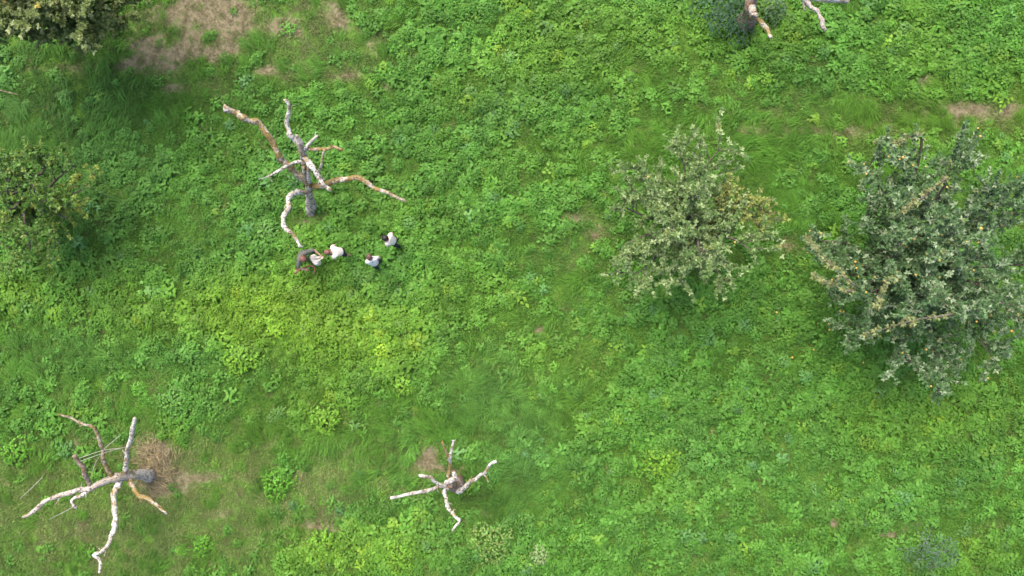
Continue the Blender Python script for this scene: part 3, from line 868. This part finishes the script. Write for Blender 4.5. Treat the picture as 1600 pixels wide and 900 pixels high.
live_tree('fruit_tree', 'dense olive green tree cut off by the top left corner', (135, 25, 0), 1.4,
          [(225, 5, 3.2), (200, 30, 3.2), (160, 58, 3.2), (100, 40, 3.4), (40, 48, 3.4), (-30, 60, 3.8), (-90, 90, 4.2), (-150, 40, 4.6), (-140, -60, 4.8), (0, -120, 4.0), (80, -140, 4.0),  # limbs out of view to the left widened to shade the grass below
           (160, -110, 3.8), (210, -50, 3.6), (30, -40, 4.9), (110, -50, 4.8), (90, -100, 4.9), (-20, -60, 5.0), (-70, 10, 5.0), (130, 20, 4.4), (60, 35, 4.4), (150, 0, 4.6), (80, 20, 4.3), (20, 20, 4.2)],
          303, PAL_OLIVE, n_sec=12, leaf=(0.08, 0.125), aspect=0.72, density=1.15, rosette=8)
live_tree('fruit_tree', 'low yellowish green tree thinning into the grass at the left edge', (70, 320, 0), 1.0,
          [(130, 245, 2.2), (150, 290, 2.1), (120, 350, 2.2), (100, 400, 2.2), (40, 420, 2.3), (-20, 400, 2.4), (-50, 330, 2.6), (-40, 260, 2.6), (20, 220, 2.4),
           (80, 220, 2.3), (60, 290, 3.2), (10, 330, 3.4), (40, 370, 3.1), (100, 310, 2.8), (10, 270, 3.2)],
          404, PAL_GREEN, n_sec=9, yellow=(1,), yellow_col=(0.14, 0.185, 0.025), leaf=(0.08, 0.13), aspect=0.6, density=0.75, fruit=0.006, shrink=0.80)

# ------------------------------------------------------------------ shrubs and clumps that stand out of the ground cover
def leafy_clump(name, label, category, px, py, R, H, n, lmin, lmax, col, seed, aspect=0.6, hue=0.1, squash=1.0, var=0.32, group=None):
    r = np.random.default_rng(seed)
    root = thing(name, label, category, P(px, py, 0), group=group)
    root.location.z = float(ground_z(np.array(root.location.x), np.array(root.location.y)))
    v, f, c = plant_arrays(r, R, H, int(n * 1.5), lmin * .9, lmax * .9, max(aspect, .4), col, var, hue)
    v = v * np.array([1, squash, 0.75 if category == 'plant' else 1])
    link('foliage', np_mesh('foliage', v, [f], M_PLANT, c), root, kind='stuff')
    parts = []
    for k in range(7):
        a = k * 0.9 + r.uniform(0, .5)
        p = np.array([math.cos(a), math.sin(a), 0]) * R * r.uniform(.3, .7)
        sp, sr = smooth_path([p * 0.25 + np.array([0, 0, -.05]), p * .7 + np.array([0, 0, H * .5]), p + np.array([0, 0, H * .8])], [.012, .01, .006], 3)
        parts.append(tube_arrays(sp, sr, 4, 0, r))
    v, f = merge(parts)
    link('stems', np_mesh('stems', v, f, M_STEM, None, True), root)
    return root


M_STEM = plain('green_stem', (0.09, 0.13, 0.03), 0.7)
BR, MD, GB = (0.122, 0.260, 0.022), (0.085, 0.225, 0.018), (0.088, 0.215, 0.034)
for args in [
    ('leafy_clump', 'round bright green clump just below the yellowish weed patch', 380, 560, .62, .55, 190, .10, .17, BR),
    ('leafy_clump', 'bright green clump in the grass between the long grass and the yellow weeds', 510, 655, .50, .50, 130, .10, .17, BR),
    ('leafy_clump', 'pale blue green clump left of the bright clump, above the straw heap', 275, 628, .60, .40, 190, .09, .15, GB),
    ('leafy_clump', 'mid green clump right of the leaning dead tree in the short grass', 435, 755, .55, .45, 150, .10, .16, MD),
    ('leafy_clump', 'single lime green clump in blue green grass below the centre', 1035, 722, .62, .50, 170, .10, .17, (0.115, 0.245, 0.018)),
    ('leafy_clump', 'small dark green clump in dry grass at the left edge beside the dead tree', 30, 705, .50, .40, 120, .10, .16, MD),
    ('leafy_clump', 'lime green clump between the bottom edge and the small dead tree', 625, 868, .60, .50, 170, .10, .17, BR),
    ('leafy_clump', 'bright green clump left of the pale flowering weeds at the bottom', 505, 848, .55, .45, 150, .10, .17, BR),
    ('leafy_clump', 'isolated small clump at the bottom between two grassy strips', 320, 850, .38, .35, 80, .09, .15, MD),
    ('leafy_clump', 'small bright clump at the edge of the combed long grass', 632, 603, .34, .40, 70, .10, .16, BR),
    ('leafy_clump', 'lone bluish clump in front of the leaning limb of the tall dead tree', 418, 360, .42, .35, 110, .09, .15, (0.10, 0.225, 0.042)),
]:
    leafy_clump(args[0], args[1], 'plant', *args[2:], seed=int(args[2] * 3 + args[3]))
leafy_clump('weed_clump', 'whitish going to seed weed clump, the left one at the bottom edge', 'plant', 768, 845, .75, .6, 240, .08, .14, (0.155, 0.25, 0.055), 51, hue=0.16)
leafy_clump('weed_clump', 'palest grey white weed, the right one at the bottom edge', 'plant', 843, 864, .36, .6, 110, .08, .13, (0.19, 0.27, 0.10), 52)
leafy_clump('bush', 'blue grey thorny bush in the bottom right corner', 'shrub', 1448, 856, .95, .75, 560, .05, .09, (0.095, 0.135, 0.115), 53, 0.4, squash=.72)
leafy_clump('ivy_shrub', 'dark blue green ivy shrub under the dead tree at the top edge', 'shrub', 1132, 22, 1.0, 1.1, 620, .08, .13, (0.042, 0.095, 0.044), 54, .7, squash=1.1)
leafy_clump('ivy_shrub', 'small grey green shrub right of the dead trunk at the top edge', 'shrub', 1203, 22, .45, .7, 150, .08, .12, (0.075, 0.135, 0.055), 55, .7)


# heap of cut straw beside the leaning dead tree
def straw_heap(px, py, R, H, n, seed):
    r = np.random.default_rng(seed)
    a = r.uniform(0, 2 * np.pi, n)
    rr = R * r.uniform(0, 1, n) ** 0.75 * (1 + 0.35 * np.sin(a * 3 + 1) + 0.2 * np.sin(a * 5))
    z = H * np.clip(1 - (rr / R) ** 2, 0, 1) * r.uniform(0.3, 1, n) + 0.04
    p = np.stack([rr * np.cos(a), rr * np.sin(a) * 1.1, z], 1)
    az = a + r.normal(0.9, 0.7, n)
    d = np.stack([np.cos(az), np.sin(az), r.normal(-0.1, 0.2, n)], 1)
    L = r.uniform(.14, .42, n)
    v, f = leaf_batch(p - d * (L / 2)[:, None], d, np.tile([0, 0, 1.0], (n, 1)) + r.normal(0, .2, (n, 3)), L, np.full(n, .014), .1, .05)
    c = tones(n, (0.235, 0.19, 0.105), .5, r, 5, .1)
    root = thing('straw_heap', 'heap of dry brown cut straw at the foot of the leaning dead tree', 'straw heap', P(px, py, 0))
    link('straw', np_mesh('straw', v, [f], M_STRAW, c), root, kind='stuff')


straw_heap(245, 726, .95, .22, 900, 9)

# fallen fruit in the grass under the big tree
k = 0
FALLEN = [(1211, 488, 'fallen orange apple in the grass between the two fruit trees, nearest the dry spot'),
          (1268, 546, 'fallen reddish apple lying in dry grass below the big fruit tree'),
          (1235, 558, 'fallen yellow apple at the edge of the dry grass strip, left of the others'),
          (1345, 566, 'fallen apple in the deep shade under the big fruit tree'),
          (1156, 641, 'fallen yellow apple far out in the green weeds'),
          (1341, 592, 'fallen pink apple lowest under the big fruit tree')]
u = np.arange(10) / 10 * 2 * np.pi
prof = [(0.02, 0.70), (0.3, 0.85), (0.8, 0.75), (1.0, 0.2), (0.88, -0.4), (0.5, -0.85), (0.15, -0.8), (0.02, -0.7)]
av = np.concatenate([np.stack([np.cos(u) * a, np.sin(u) * a, np.full(10, b)], 1) for a, b in prof]) * 0.036
idx = np.arange(80).reshape(8, 10)
nx_ = np.roll(idx, -1, 1)
apple_me = np_mesh('apple', av, [np.stack([idx[1:].ravel(), nx_[1:].ravel(), nx_[:-1].ravel(), idx[:-1].ravel()], 1)], M_APPLE, None, True)
for px, py, lab in FALLEN:
    p = P(px, py, 0)
    o = link('apple', apple_me, None, (p.x, p.y, float(ground_z(np.array(p.x), np.array(p.y))) + 0.16), label=lab, category='apple', group='fallen apples in the grass')

# fallen grey stick in the shaded grass at the left edge
r_ = np.random.default_rng(3)
sp, sr = smooth_path([np.array(P(-10, 139, .30)), np.array(P(8, 143, .30)), np.array(P(28, 148, .26))], [.02, .018, .010], 4)
v, q, t = tube_arrays(sp - np.array(P(8, 143, 0)), sr, 7, .1, r_)
link('fallen_stick', np_mesh('fallen_stick', v, [q, t], M_DEAD_BROWN, None, True), None, P(8, 143, 0), label='thin grey stick fallen in shaded grass at the left edge', category='stick')

# ------------------------------------------------------------------ the four people
def skin_object(name, verts, edges, radii, mat, parent, root=0, sub=2):
    me = bpy.data.meshes.new(name)
    me.from_pydata([tuple(v) for v in verts], edges, [])
    me.materials.append(mat)
    o = link(name, me, parent)
    m = o.modifiers.new('skin', 'SKIN')
    m.use_smooth_shade = True
    for sv, rd in zip(me.skin_vertices[0].data, radii):
        sv.radius = (rd, rd) if not isinstance(rd, tuple) else rd
    for i, sv in enumerate(me.skin_vertices[0].data):
        sv.use_root = (i == root)
    s = o.modifiers.new('subdivision', 'SUBSURF')
    s.levels = s.render_levels = sub
    return o


def ellipsoid_arrays(c, rx, ry, rz, z0=-1.0, nu=14, nv=8):
    v = []
    zs = np.linspace(z0, 1.0, nv + 1)[:-1]
    for zz in zs:
        a = np.arange(nu) / nu * 2 * np.pi
        k = math.sqrt(max(1 - zz * zz, 0.001))
        v.append(np.stack([np.cos(a) * k * rx, np.sin(a) * k * ry, np.full(nu, zz * rz)], 1))
    v = np.concatenate(v + [np.array([[0, 0, rz]])]) + np.array(c)
    idx = np.arange(nu * nv).reshape(nv, nu)
    nxt = np.roll(idx, -1, 1)
    q = np.stack([idx[:-1].ravel(), nxt[:-1].ravel(), nxt[1:].ravel(), idx[1:].ravel()], 1)
    t = np.stack([idx[-1], nxt[-1], np.full(nu, nu * nv)], 1)
    return v, q, t


def person(label, head_px, facing, lean, height, shirt, legs, hair, arms, long_hair=False, stride=0.12, shorts=False, head_turn=0.3, sleeve=0.55):
    """arms: per side (elbow, wrist) offsets in body axes (right, forward, up) from the shoulder; facing: angle of the forward axis"""
    k = height / 1.72
    # the head leans ahead of the feet, so the feet stand back along the facing direction
    hl = np.array([0, math.sin(lean) * 0.68 * k])
    fx, fy = math.cos(facing), math.sin(facing)
    hz = 0.95 * k + 0.68 * k * math.cos(lean)
    hp = P(head_px[0], head_px[1], hz)
    base = Vector((hp.x - fx * hl[1], hp.y - fy * hl[1], 0))
    base.z = float(ground_z(np.array(base.x), np.array(base.y)))
    root = thing('person', label, 'person', base, facing - math.pi / 2, group='people walking in the meadow')

    def up(x, y, z):                      # point of the upper body, bent forward at the hips
        zz = z - 0.95
        return np.array([x, y * math.cos(lean) + zz * math.sin(lean), 0.95 + zz * math.cos(lean) - y * math.sin(lean)]) * k

    def lo(x, y, z):
        return np.array([x, y, z]) * k

    V, E, R = [], [], []

    def add(p, r, par=None):
        V.append(p)
        R.append(tuple(a * k for a in r) if isinstance(r, tuple) else r * k)
        if par is not None:
            E.append((par, len(V) - 1))
        return len(V) - 1
    pel = add(up(0, 0, .95), (.135, .10))
    wa = add(up(0, 0, 1.10), (.125, .095), pel)
    ch = add(up(0, 0, 1.28), (.145, .10), wa)
    nb = add(up(0, 0, 1.43), (.085, .07), ch)
    nk = add(up(0, .02, 1.50), .052, nb)
    jaw = add(up(0, .045, 1.57), (.062, .07), nk)
    hd = add(up(0, .04, 1.64), (.074, .086), jaw)
    tp = add(up(0, .03, 1.70), (.056, .066), hd)
    add(up(0, .135, 1.605), .014, hd)      # nose
    for s in (-1, 1):
        add(up(s * .082, .03, 1.62), .016, hd)   # ears
    arm_pts = []
    for s, (el, wr) in zip((-1, 1), arms):
        sh = up(s * .165, 0, 1.385)
        a = add(sh, .058, ch)
        e_ = sh + np.array(el) * k
        w_ = sh + np.array(wr) * k
        b = add(e_, .042, a)
        c = add(w_, .029, b)
        fd = unit(w_ - e_)
        sd = unit(np.cross(fd, [0.1, 0.2, 1]))
        pn = np.cross(sd, fd)
        d = add(w_ + fd * .06 * k, (.036, .018), c)
        for j, (off, ln) in enumerate(((-.028, .062), (-.010, .075), (.010, .070), (.028, .055))):
            f1 = add(w_ + (fd * .10 + sd * off) * k, .0095, d)
            f2 = add(w_ + (fd * (.10 + ln * .55) + sd * off - pn * .012) * k, .0088, f1)
            add(w_ + (fd * (.10 + ln * .9) + sd * off - pn * .035) * k, .0075, f2)
        th = add(w_ + (fd * .045 - sd * s * .042) * k, .011, d)
        add(w_ + (fd * .085 - sd * s * .058 - pn * .015) * k, .009, th)
        arm_pts.append((sh, e_, w_))
    leg_pts = []
    for s in (-1, 1):
        st = s * stride
        hp_ = lo(s * .085, 0, .88)
        kn = lo(s * .10, .03 + st * .5, .49)
        an = lo(s * .10, st, .09)
        a = add(hp_, .082, pel)
        b = add(kn, .056, a)
        c = add(an, .040, b)
        h2 = add(lo(s * .105, st + .05, .045), .036, c)
        add(lo(s * .115, st + .15, .03), (.036, .026), h2)
        leg_pts.append((hp_, kn, an))
    skin_object('body', V, E, R, M_SKIN, root, pel)
    # shirt with sleeves
    V, E, R = [], [], []
    a0 = add(up(0, 0, .91), (.168, .13))
    a1 = add(up(0, 0, 1.10), (.158, .122), a0)
    a2 = add(up(0, 0, 1.28), (.172, .125), a1)
    add(up(0, .005, 1.44), (.10, .085), a2)
    for sh, e_, w_ in arm_pts:
        b = add(sh, .078, a2)
        if sleeve <= 1:
            add(sh + (e_ - sh) * sleeve, .066, b)
        else:
            b2 = add(e_, .062, b)
            add(e_ + (w_ - e_) * (sleeve - 1), .052, b2)
    skin_object('shirt', V, E, R, shirt, root, a0, 2)
    # trousers or shorts
    V, E, R = [], [], []
    a0 = add(up(0, 0, 1.04), (.142, .112))
    a1 = add(lo(0, 0, .88), (.15, .118), a0)
    for hp_, kn, an in leg_pts:
        b = add(hp_ - np.array([0, 0, .05]) * k, .098, a1)
        c = add(kn, .078, b)
        if not shorts:
            add(an + np.array([0, 0, .03]) * k, .06, c)
    skin_object('shorts' if shorts else 'trousers', V, E, R, legs, root, a0, 2)
    # hair cap, eyes, shoes
    hc = up(0, .02, 1.645)
    v, q, t = ellipsoid_arrays((0, 0, 0), .098 * k, .112 * k, .112 * k, -0.45 if not long_hair else -0.75)
    rot = Matrix.Rotation(-lean * 0.8, 3, 'X')
    v = np.array([rot @ Vector(p) for p in v]) + hc + np.array([0, -.012, 0]) * k
    hr = np.random.default_rng(int(head_px[0]))
    v = v + hr.normal(0, .0045, v.shape)
    link('hair', np_mesh('hair', v, [q, t], hair, None, True), root)
    for s in (-1, 1):
        v, q, t = ellipsoid_arrays(up(s * .031, .118, 1.635), .013 * k, .009 * k, .009 * k, -0.98, 8, 5)
        link('eye', np_mesh('eye', v, [q, t], M_EYE, None, True), root)
    for (hp_, kn, an), s in zip(leg_pts, (-1, 1)):
        v, q, t = ellipsoid_arrays((an[0] + s * .006, an[1] + .06 * k, .005), .052 * k, .145 * k, .085 * k, -0.0, 12, 5)
        link('shoe', np_mesh('shoe', v, [q, t], M_SHOE, None, True), root)
    return root, arm_pts


M_SKIN = plain('skin', (0.36, 0.21, 0.145), 0.55, 0.08, 8)
M_SHIRT_OLIVE = plain('grey_olive_cloth', (0.10, 0.102, 0.088), 0.9, 0.25, 9)
M_SHIRT_WARM = plain('warm_white_cloth', (0.66, 0.575, 0.49), 0.85, 0.1, 9)
M_SHIRT_WHITE = plain('white_cloth', (0.82, 0.77, 0.74), 0.85, 0.1, 9)
M_SHIRT_COOL = plain('cool_white_cloth', (0.58, 0.56, 0.555), 0.85, 0.1, 9)
M_DARK = plain('dark_cloth', (0.018, 0.018, 0.026), 0.85, 0.3, 9)
M_OLIVE_TR = plain('olive_trousers', (0.10, 0.11, 0.06), 0.85, 0.3, 9)
M_HAIR_BLACK = plain('black_hair', (0.015, 0.011, 0.012), 0.5, 0.3, 40)
M_HAIR_BROWN = plain('brown_hair', (0.085, 0.042, 0.034), 0.5, 0.3, 40)
M_HAIR_AUBURN = plain('auburn_hair', (0.14, 0.062, 0.045), 0.5, 0.3, 40)
M_EYE = plain('eye', (0.05, 0.035, 0.03), 0.2, 0.1)
M_SHOE = plain('shoe_leather', (0.05, 0.04, 0.03), 0.6)
M_BAG = plain('bag_canvas', (0.62, 0.555, 0.48), 0.9, 0.12, 10)
M_RUST = plain('rust_brown_wood', (0.15, 0.078, 0.042), 0.85, 0.3, 20)

FA = math.atan2(-0.62, 0.78)          # the man in grey faces down and to the right in the picture
man, man_arms = person('person in grey olive shirt reaching forward with spread arms, leftmost of the four', (473, 404), FA, 0.40, 1.74, M_SHIRT_OLIVE, M_OLIVE_TR, M_HAIR_AUBURN,
                       (((-.21, .10, -.20), (-.19, .33, -.28)), ((.21, .06, -.20), (.15, .22, -.34))), sleeve=1.0)
person('person in white shirt and dark shorts bending forward, second from the left', (512, 394), math.radians(188), 0.52, 1.62, M_SHIRT_WARM, M_DARK, M_HAIR_AUBURN,
       (((-.05, .0, -.27), (.0, .12, -.46)), ((.08, -.04, -.26), (.06, .06, -.47))), shorts=True)
person('person with black hair in a cream shirt, rightmost of the four', (602, 372), math.radians(160), 0.28, 1.64, M_SHIRT_WARM, M_DARK, M_HAIR_BLACK,
       (((-.05, -.02, -.27), (.0, .06, -.48)), ((.06, -.02, -.27), (.0, .06, -.48))))
person('person with brown hair in a bluish white shirt, lowest of the right pair', (577, 402), math.radians(112), 0.32, 1.60, M_SHIRT_COOL, M_DARK, M_HAIR_BROWN,
       (((-.06, -.02, -.27), (.0, .05, -.48)), ((.07, -.02, -.27), (.02, .06, -.48))))


def local_to_world(root, p):
    return Matrix.Translation(root.location) @ Matrix.Rotation(root.rotation_euler.z, 4, 'Z') @ Vector(p)


# white canvas bag held out by the man in grey: an upright soft sack with two handles
hand_r = local_to_world(man, man_arms[0][2])
hand_l = local_to_world(man, man_arms[1][2])
bag_c = P(490, 406, 0.95)
bag = thing('canvas_bag', 'white canvas bag held by the person in the grey olive shirt', 'bag', bag_c, math.radians(-52))
bag_inv = (Matrix.Translation(bag_c) @ Matrix.Rotation(math.radians(-52), 4, 'Z')).inverted()
sh_, el_, wr_ = man_arms[0]
hand_grip = local_to_world(man, wr_ + unit(wr_ - el_) * 0.12)
nu = 16
a = np.arange(nu) / nu * 2 * np.pi
rows = []
for zz, sx, sy in ((0, .15, .07), (.02, .19, .095), (.16, .205, .115), (.30, .19, .10), (.40, .175, .07), (.405, .155, .055), (.395, .10, .035)):
    rows.append(np.stack([np.sign(np.cos(a)) * np.abs(np.cos(a)) ** .7 * sx, np.sign(np.sin(a)) * np.abs(np.sin(a)) ** .7 * sy, np.full(nu, zz - .40)], 1))
v = np.concatenate(rows) + np.random.default_rng(4).normal(0, .006, (nu * len(rows), 3))
idx = np.arange(len(v)).reshape(len(rows), nu)
nxt = np.roll(idx, -1, 1)
q = np.stack([idx[:-1].ravel(), nxt[:-1].ravel(), nxt[1:].ravel(), idx[1:].ravel()], 1)
v2 = np.concatenate([v, [[0, 0, -.40], [0, 0, .01]]])
t = np.concatenate([np.stack([np.full(nu, len(v)), nxt[0], idx[0]], 1), np.stack([np.full(nu, len(v) + 1), idx[-1], nxt[-1]], 1)])
link('sack', np_mesh('sack', v2, [q, t], M_BAG, None, True), bag)
for s in (-1, 1):
    grip = bag_inv @ hand_grip
    g = np.array(grip)
    sp, sr = smooth_path([(-.09, s * .07, -.04), g * .6 + np.array([-.05, s * .03, .02]), g + np.array([0, s * .008, .012]), g * .6 + np.array([.05, s * .03, .02]), (.09, s * .07, -.04)], [.012] * 5, 4)
    v, q, t = tube_arrays(sp, sr, 6)
    link('handle', np_mesh('handle', v, [q, t], M_BAG, None, True), bag)

# crooked brown branch in the man's other hand
pts = [P(460, 427, .95), P(466, 423, 1.0), P(474, 419, 1.0), P(483, 416, .98), P(489, 416, .95), P(492, 421, .9), P(490, 429, .82)]
o0 = np.array(pts[2])
sp, sr = smooth_path([np.array(p) - o0 for p in pts], [.03, .032, .03, .03, .028, .026, .018], 4)
parts = [tube_arrays(sp, sr, 8, .12, np.random.default_rng(8))]
sp, sr = smooth_path([np.array(P(464, 424, .99)) - o0, np.array(P(462, 420, .9)) - o0, np.array(P(459, 419, .82)) - o0], [.024, .02, .012], 3)
parts.append(tube_arrays(sp, sr, 7, .12, np.random.default_rng(9)))
v, f = merge(parts)
link('cut_branch', np_mesh('cut_branch', v, f, M_RUST, None, True), None, Vector(o0), label='crooked rust brown branch held in the hand of the person in grey', category='branch')
